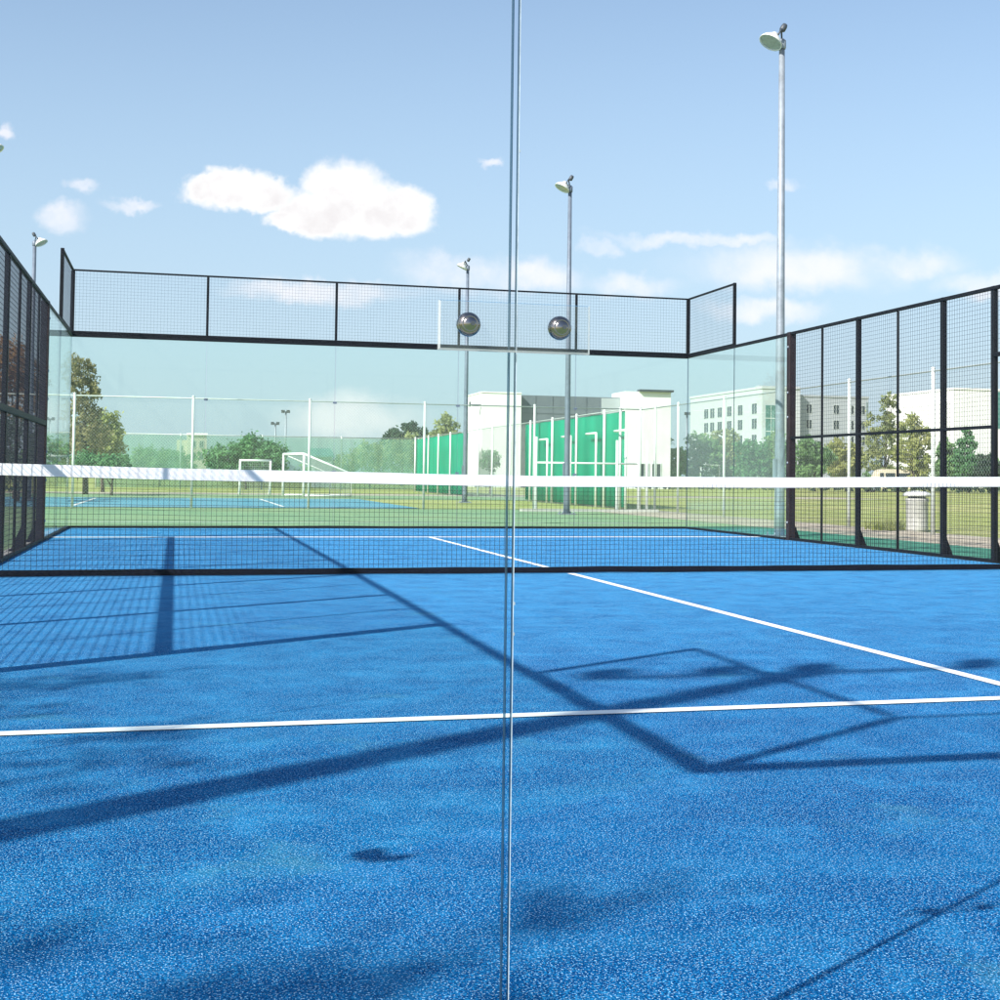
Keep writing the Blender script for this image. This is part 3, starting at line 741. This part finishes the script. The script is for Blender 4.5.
px_tree('bush', 'pale green bush below the cream house', 'bush', 160, 85, [(150,458,18,10),(172,460,18,11),(138,462,12,8)], 'leaf_mid', 1500, None, 6, G1)
px_tree('bush', 'wide dense green bush behind the small square goal', 'bush', 246, 75, [(225,458,22,15),(250,452,24,17),(272,457,16,14)], 'leaf_green', 2600, None, 7, G1)
px_tree('bush', 'long olive bush right of the larger goal', 'bush', 370, 92, [(345,463,18,9),(372,457,22,14),(395,455,18,15),(410,452,16,18)], 'leaf_olive', 2400, None, 8, G1)
px_tree('pine_tree', 'dark spreading pine above the olive bush, left of the windscreen', 'tree', 402, 108, [(396,436,12,7),(410,428,9,7),(388,442,10,5),(420,436,9,8)], 'leaf_dark', 1500, None, 9, G1)
px_tree('broad_tree', 'olive tree rising over the end of the green windscreen', 'tree', 447, 104, [(446,428,11,13),(440,440,13,11),(455,440,9,11)], 'leaf_olive', 1500, None, 10, G1)
px_tree('clipped_shrub', 'round clipped green shrub beside the white hall', 'shrub', 490, 70, [(490,460.5,10.5,10.5)], 'leaf_green', 1500, .055, 11, None, .22, .04, .4)
for i, (u, lobes, mt, lb) in enumerate([
    (668, [(662,455,12,16),(675,460,12,12)], 'leaf_green', 'dense green tree beside the white pipe uprights'),
    (703, [(700,448,16,18),(712,455,14,16),(690,462,14,12)], 'leaf_mid', 'broad mid green tree below the narrowest hotel windows'),
    (726, [(722,440,14,16),(732,448,12,16),(722,460,18,12)], 'leaf_olive', 'pale olive tree below the middle of the hotel'),
    (752, [(745,452,12,14),(760,456,14,14),(752,464,16,9)], 'leaf_green', 'low green tree right of the pale olive tree'),
    (777, [(775,447,14,15),(785,452,12,14),(775,462,16,10)], 'leaf_mid', 'green tree below the dark green glazing of the hotel')]):
    px_tree('broad_tree', lb, 'tree', u, 112+3*(i % 3), lobes+[(lobes[0][0]+5, 471, 19, 7)], mt, 1800, None, 20+i, G1)
for i, (u, lobes, mt, lb) in enumerate([
    (815, [(806,452,14,15),(822,458,14,12)], 'leaf_mid', 'green bushy tree just right of the thick brown post'),
    (846, [(838,452,14,12),(854,456,14,13),(843,464,18,9)], 'leaf_yellow', 'yellow green tree in front of the grey hotel end'),
    (884, [(890,408,11,14),(880,424,14,13),(900,428,15,11),(885,444,20,18),(878,460,20,12)], 'leaf_olive', 'tallest olive tree right of the hotel'),
    (914, [(912,426,12,11),(920,440,14,14),(908,452,16,16),(922,462,14,11)], 'leaf_yellow', 'yellow green tree between the tallest tree and the conifer'),
    (968, [(968,434,6,7),(968,446,10,8),(966,458,14,10),(967,468,15,8)], 'leaf_green', 'pointed conifer in front of the white block'),
    (946, [(946,452,9,14),(950,464,12,9)], 'leaf_mid', 'small green tree left of the pointed conifer'),
    (990, [(986,460,9,9),(992,468,12,8)], 'leaf_dark', 'dark low tree at the right edge below the white block')]):
    px_tree('broad_tree' if 'conifer,' not in lb else 'conifer', lb, 'tree', u, 104+4*(i % 3), lobes+[(lobes[0][0]+4, 472, 17, 7)], mt, 1900, None, 40+i, G2)
# beyond the left mesh wall
px_tree('russet_tree', 'russet brown tree seen through the left mesh wall', 'tree', 16, 44, [(8,362,26,28),(28,380,20,24),(-14,372,30,30),(12,402,30,20)], 'leaf_russet', 3000, None, 61)
px_tree('dark_tree', 'dark green low tree behind the left mesh wall', 'tree', 18, 40, [(-20,440,32,34),(14,446,26,30),(38,452,16,24),(0,470,40,18)], 'leaf_dark', 2600, None, 62)
# tree that stands left of and behind the photographer: only its shade reaches the turf
sh = []
for (gx, gy, hh, rx, ry) in [(-4.1,-5.85,7.2,.75,.16),(-3.75,-5.75,7.0,.35,.08),(-4.2,-6.45,7.1,.55,.12),(-3.75,-7.35,6.8,.55,.2),(-3.55,-7.0,6.6,.28,.1),(-4.1,-7.9,6.9,.5,.25),
                             (-3.75,-9.15,7.2,.36,.12),(-3.35,-9.35,7.0,.26,.08),(-2.98,-9.38,7.3,.20,.08),(-2.55,-9.05,7.4,.15,.04),(-2.8,-9.55,6.9,.3,.08)]:
    sh.append((gx-1.055*hh+12.4, gy-.70*hh+13.3, hh, rx, ry+.08, .22))
tree('shade_tree', 'tree outside the left wall, out of view, dappling the near turf', 'tree', (-12.4, -13.3, -.06), sh, 420, .055, 'leaf_mid', 77, 5.6, .15, None, 1.0, .1, limbs=False, minc=2)

# far belt and hedge: reads as one mass
rnd = random.Random(5); bl = []
for k in range(90):
    u = -60+1180*k/89; p = at_depth(u, 470, 175+rnd.uniform(-8, 8)); h = rnd.uniform(1.2, 2.3)
    bl.append((p.x, p.y, h*.7, rnd.uniform(1.6, 3.0), 1.8, h))
o = leaf_cloud(bl, 9000, .34, rnd, .3, .3).build('tree_belt', M['leaf_mid']); o['kind'] = 'stuff'
bl = []
for k in range(60):
    u = 640+420*k/59; p = at_depth(u, 484, 98+rnd.uniform(-.6, .6)); bl.append((p.x, p.y, .35, .6, .5, .42))
b = leaf_cloud(bl, 5000, .12, rnd, .3, .3)
h = b.build('low_hedge', M['leaf_dark']); tag(h, 'low dark hedge along the far edge of the lawn', 'hedge')

# ------------------------------------------------------------------ buildings
def box_part(parent, name, x0, x1, y0, y1, z0, z1, mat):
    b = MB(); b.box(x0, x1, y0, y1, z0, z1); return b.build(name, M[mat] if isinstance(mat, str) else mat, parent)
def window_y(parent, x0, x1, y, z0, z1, glass='dark_glass', fr=.06, sill=True):
    """window in a wall facing -y: frame 3 cm proud, pane set back inside the frame"""
    b = MB()
    b.box(x0-fr, x0, y-.05, y+.01, z0-fr, z1+fr); b.box(x1, x1+fr, y-.05, y+.01, z0-fr, z1+fr)
    b.box(x0, x1, y-.05, y+.01, z1, z1+fr); b.box(x0, x1, y-.07, y+.01, z0-fr, z0)
    mx = (x0+x1)/2; b.box(mx-.03, mx+.03, y-.04, y-.012, z0, z1)
    o = b.build('window', M['pale_steel'], parent)
    b = MB(); b.box(x0, x1, y-.011, y+.008, z0, z1); b.build('pane', M[glass], o); return o
def window_x(parent, x, y0, y1, z0, z1, glass='dark_glass', fr=.06):
    b = MB()
    b.box(x-.05, x+.01, y0-fr, y0, z0-fr, z1+fr); b.box(x-.05, x+.01, y1, y1+fr, z0-fr, z1+fr)
    b.box(x-.05, x+.01, y0, y1, z1, z1+fr); b.box(x-.07, x+.01, y0, y1, z0-fr, z0)
    my = (y0+y1)/2; b.box(x-.04, x-.012, my-.03, my+.03, z0, z1)
    o = b.build('window', M['pale_steel'], parent)
    b = MB(); b.box(x-.011, x+.008, y0, y1, z0, z1); b.build('pane', M[glass], o); return o

# white hall with the grey front
Y = 92.; HX = lambda u: on_y(u, 430, Y).x; HZ = lambda u, v: on_y(u, v, Y).z
t = thing('sports_hall', 'low white hall with grey clad front and a flat roofed corner tower', 'building', (HX(482), Y, -.07)); ox = HX(482)
X1, X2, X3, X4 = HX(521)-ox, HX(623)-ox, HX(636)-ox, HX(668)-ox
zt = HZ(490, 392); DP = yline(ox, 466)-Y
box_part(t, 'wall', 0, X1, 0, DP, 0, zt, 'white_wall')
box_part(t, 'roof_edge', -.05, X1+.002, -.05, DP, zt+.001, zt+.10, 'white_wall')
box_part(t, 'grey_front', X1+.003, X2, .8, 9.5, 0, zt-.05, 'grey_wall')
b = MB()
for k in range(1, 5): b.box(X1+.01, X2-2.3, .775, .796, zt*k/5-.02, zt*k/5+.02)
for k in range(1, 6): x = X1+(X2-X1)*k/6; b.box(x-.02, x+.02, .785, .799, .1, zt-.1)
b.build('cladding_joints', M['dark_box'], t)
box_part(t, 'grey_panel', X2-1.6, X2-.02, .74, .79, .1, zt-.12, 'pale_grey_wall')
box_part(t, 'entrance_glazing', X1+1.2, X2-2.4, .70, .774, .1, 2.9, 'dark_glass')
zt2 = HZ(650, 391.5)
box_part(t, 'tower', X2+.002, X4, -.6, 3, 0, zt2, 'white_wall')
box_part(t, 'tower_roof', X3, X4+.15, -.9, -.2, zt2+.001, zt2+.17, 'dark_box')
for k in range(2): window_y(t, X3+.2+1.0*k, X3+.9+1.0*k, -.6, 1.0, 2.0)
b = MB(); b.box(.5, 1.3, 3, 3.8, zt+.101, zt+.30); b.build('roof_unit', M['pale_grey_wall'], t)
zl = HZ(484, 404)
b = MB(); b.box(-.95, -.85, .4, .5, zl-.15, zl+.25); b.box(-.849, -.002, .42, .48, zl, zl+.06); b.box(-.7, -.15, .3, .6, zl-.1, zl-.002); b.build('wall_lamp', M['dark_box'], t)

# hotel: long side facing the court, glazed corner, front with windows
c = at_depth(762, 440, 276); HXc, HYc = c.x, c.y
t = thing('hotel_building', 'white five storey block with rows of square windows', 'building', (HXc, HYc, -.07))
e = on_y(873, 430, HYc).x-HXc; ht = on_y(775, 389, HYc).z+.07; ht2 = on_y(840, 397, HYc).z+.07
e0 = on_y(800, 430, HYc).x-HXc
box_part(t, 'wall', 0, e0, 0, 40, 0, ht, 'hazy_wall')
box_part(t, 'front_wall', e0+.002, e, 2.0, 30, 0, ht2, 'pale_grey_wall')
box_part(t, 'parapet', -.15, e0-.1, -.15, 40.1, ht+.001, ht+.5, 'hazy_wall')
box_part(t, 'front_parapet', e0+.01, e+.15, 1.85, 30.1, ht2+.001, ht2+.4, 'pale_grey_wall')
g0, g1 = on_y(765.5, 430, HYc).x-HXc, on_y(781, 430, HYc).x-HXc; gz = on_y(772, 405, HYc).z
b = MB(); b.box(g0, g1, -.14, -.005, .5, gz); b.build('corner_glazing', M['green_glass'], t)
b = MB()
for k in range(1, 6): b.box(g0, g1, -.19, -.142, gz*k/6-.08, gz*k/6+.08)
for k in (1, 2): x = g0+(g1-g0)*k/3; b.box(x-.05, x+.05, -.17, -.143, .6, gz-.1)
b.build('glazing_bars', M['pale_steel'], t)
rows = [on_y(754, v, HYc+5).z+.07 for v in (409, 424, 440, 455)]
for z in rows:
    for u in (754, 740, 729, 719.5, 712, 706):
        yy = yline(HXc, u)-HYc; window_x(t, 0, yy-1.25, yy+1.25, z-1.05, z+1.05)
rows = [on_y(820, v, HYc).z+.07 for v in (408.5, 424, 440, 456)]
for z in rows:
    for u in (809, 836, 851, 862):
        p = on_y(u, 430, HYc+2).x-HXc; window_y(t, p-.62-.0, p+.62, 2.0, z-.9, z+.9, 'dark_glass')
b = MB(); b.box(on_y(857,430,HYc+2).x-HXc+2.2, e-.3, 1.86, 1.94, rows[1]-1, ht2-.8); b.build('stair_glazing', M['green_glass'], t)
b = MB()
for k in range(4): b.box(3+k*2.6, 4.6+k*2.6, 8, 10, ht+.001, ht+1.3)
b.build('roof_unit', M['pale_grey_wall'], t)
# right hand white block
Y = 150.; x0 = on_y(953.5, 430, Y).x; z1 = on_y(970, 390, Y).z+.07
t = thing('office_block', 'plain white block at the right edge with a green glass strip', 'building', (x0, Y, -.07))
XX = lambda u: on_y(u, 430, Y).x-x0
box_part(t, 'wall', 0, XX(1060), 0, 18, 0, z1, 'white_wall'); box_part(t, 'low_wing', XX(945), -.003, .4, 15, 0, on_y(948, 401, Y).z+.07, 'white_wall')
b = MB(); b.box(XX(997.5), XX(1003), -.08, -.004, on_y(998,428,Y).z, on_y(998,391.5,Y).z); b.build('glass_strip', M['green_glass'], t)
box_part(t, 'parapet', -.1, XX(1060), -.1, 17.9, z1+.001, z1+.25, 'white_wall')
for k in range(3):
    for j in range(2): window_y(t, XX(1008)+k*2.4, XX(1008)+1.3+k*2.4, 0, 3+3.4*j, 4.6+3.4*j)
# cream house at left
Y = 165.; x0 = on_y(177, 430, Y).x; XX = lambda u: on_y(u, 430, Y).x-x0; ZZ = lambda v: on_y(190, v, Y).z+.07
t = thing('cream_house', 'small cream flat roofed house between the far bushes', 'house', (x0, Y, -.07))
box_part(t, 'wall', XX(187.5), XX(207), 0, 8, 0, ZZ(434.5), 'cream_wall'); box_part(t, 'side_wing', 0, XX(187.5)-.003, .6, 7, 0, ZZ(440), 'cream_wall')
box_part(t, 'roof_slab', XX(186.8), XX(207.8), -.3, 8.3, ZZ(434.5)+.001, ZZ(433), 'white_wall')
for u in (192, 200):
    for v in (444, 456): window_y(t, XX(u), XX(u+3.6), 0, ZZ(v+3), ZZ(v-3))
window_y(t, XX(180), XX(183), .6, ZZ(452), ZZ(446))
# teal shed at (330,450)
Y = 80.; x0 = on_y(314, 450, Y).x; x1 = on_y(333, 450, Y).x; zt = on_y(320, 449, Y).z+.07
t = thing('shed', 'small dark teal shed roof showing behind the larger goal', 'shed', (x0, Y, -.07))
M['teal'] = plain('teal sheet', (.09,.24,.25), .6, 0, .1, 1)
box_part(t, 'wall', .05, x1-x0-.05, .1, 2.2, 0, zt-.55, 'pale_grey_wall')
b = MB(); L = x1-x0; b.add([(-.1,-.1,zt-.55),(L+.1,-.1,zt-.55),(L+.1,2.4,zt),(-.1,2.4,zt),(-.1,-.1,zt-.45),(L+.1,-.1,zt-.45),(L+.1,2.4,zt+.1),(-.1,2.4,zt+.1)],
      [(0,3,2,1),(4,5,6,7),(0,1,5,4),(1,2,6,5),(2,3,7,6),(3,0,4,7)]); b.build('roof', M['teal'], t)

# ------------------------------------------------------------------ cream van beyond the lawn
d = 104; p0 = at_depth(863, 478, d); p1 = at_depth(914, 478, d); L = (p1-p0).length; a = math.atan2(p1.y-p0.y, p1.x-p0.x)
t = thing('parked_van', 'cream van parked side on beyond the lawn, below the tallest tree', 'van', (p0.x, p0.y, -.07), a)
H = at_depth(885, 469, d).z+.07
prof = [(0,.35),(.02,.95),(.12,1.05),(.95,1.12),(1.25,H-.12),(1.5,H-.02),(L-.5,H),(L-.12,H-.08),(L,H-.6),(L,.35),(L-.4,.28),(.3,.28)]
b = MB(); n = len(prof); vs = []
for (y, ins) in ((0,.07),(.12,0),(1.65,0),(1.77,.07)):
    for (x, z) in prof:
        k = ins if z > 1.0 else ins*.3
        vs.append((x+(k if x < L/2 else -k)*.5, y+(.10 if z > 1.1 else 0)*(1 if y < .9 else -1), z-(ins*.5 if z > 1.3 else 0)))
fs = [tuple(reversed(range(n))), tuple(3*n+i for i in range(n))]
for r_ in range(3):
    for i in range(n): j = (i+1) % n; fs.append((r_*n+i, r_*n+j, (r_+1)*n+j, (r_+1)*n+i))
b.add(vs, fs, 0, False); b.build('body', M['cream_paint'], t)
for (x0, x1) in ((1.32, 1.62), (1.75, 2.5), (2.62, L-.25)):
    b = MB(); b.box(x0, x1, .065, .115, 1.15, H-.30); b.build('side_window', M['dark_glass'], t)
for x in (.75, L-.8):
    for y in (.0, 1.6):
        b = MB(); b.lathe([(.0001,0),(.2,0),(.32,.01),(.33,.05),(.33,.16),(.30,.18),(.0001,.18)], (x, y-.02, .33), (0,1,0), 20); wh = b.build('wheel', M['rubber'], t)
        b = MB(); b.lathe([(.0001,-.012),(.17,-.01),(.19,-.002)], (x, y-.02, .33), (0,1,0), 16); b.build('rim', M['galv'], wh)
b = MB(); b.box(-.05, .04, .12, 1.65, .36, .55); b.box(L-.02, L+.06, .12, 1.65, .36, .55); b.build('bumper', M['dark_box'], t)
b = MB(); b.box(-.004, .05, .15, .42, .72, .88); b.build('headlight', M['lamp_white'], t)

# pale concrete litter bin and tuft outside the right wall
t = thing('litter_bin', 'pale concrete litter bin with dark slot beside the sandy path', 'litter bin', (9.75, 10.6, -.07)); t.scale = (.85,.85,.92)
b = MB(); b.lathe([(.21,0),(.24,.03),(.225,.1),(.235,.58),(.25,.60),(.25,.66),(.20,.665),(.19,.5),(.0001,.5)], (0,0,0), (0,0,1), 20); b.build('drum', M['concrete'], t)
b = MB(); b.lathe([(.27,.70),(.30,.715),(.30,.75),(.2,.80),(.0001,.815)], (0,0,0), (0,0,1), 20); b.build('lid', M['white_paint'], t)
b = MB()
for k in range(4): th = k*math.pi/2+.4; b.tube([(.22*math.cos(th), .22*math.sin(th), .62), (.22*math.cos(th), .22*math.sin(th), .72)], .015, 6)
b.lathe([(.17,.60),(.17,.705)], (0,0,0), (0,0,1), 14); b.build('lid_support', M['dark_box'], t)
rnd = random.Random(8)
b = MB()
for k in range(160):
    x, y = rnd.gauss(0,.16), rnd.gauss(0,.16); h = rnd.uniform(.08,.28); dx, dy = rnd.gauss(0,.07), rnd.gauss(0,.07); wv = .012
    b.add([(x-wv,y,0),(x+wv,y,0),(x+dx,y+dy,h)], [(0,1,2)])
o = b.build('weed_tuft', M['leaf_yellow'], None, (9.35, 11.0, -.06)); tag(o, 'small green weed tuft at the foot of the concrete bin', 'plant')

# ------------------------------------------------------------------ render settings
scene.render.engine = 'CYCLES'
cy = scene.cycles
cy.max_bounces = 10; cy.transparent_max_bounces = 40; cy.diffuse_bounces = 4; cy.glossy_bounces = 4
cy.caustics_reflective = False; cy.caustics_refractive = False
cy.use_denoising = True; cy.sample_clamp_indirect = 6
scene.view_settings.view_transform = 'Standard'; scene.view_settings.look = 'None'
scene.view_settings.exposure = .72; scene.view_settings.gamma = 1
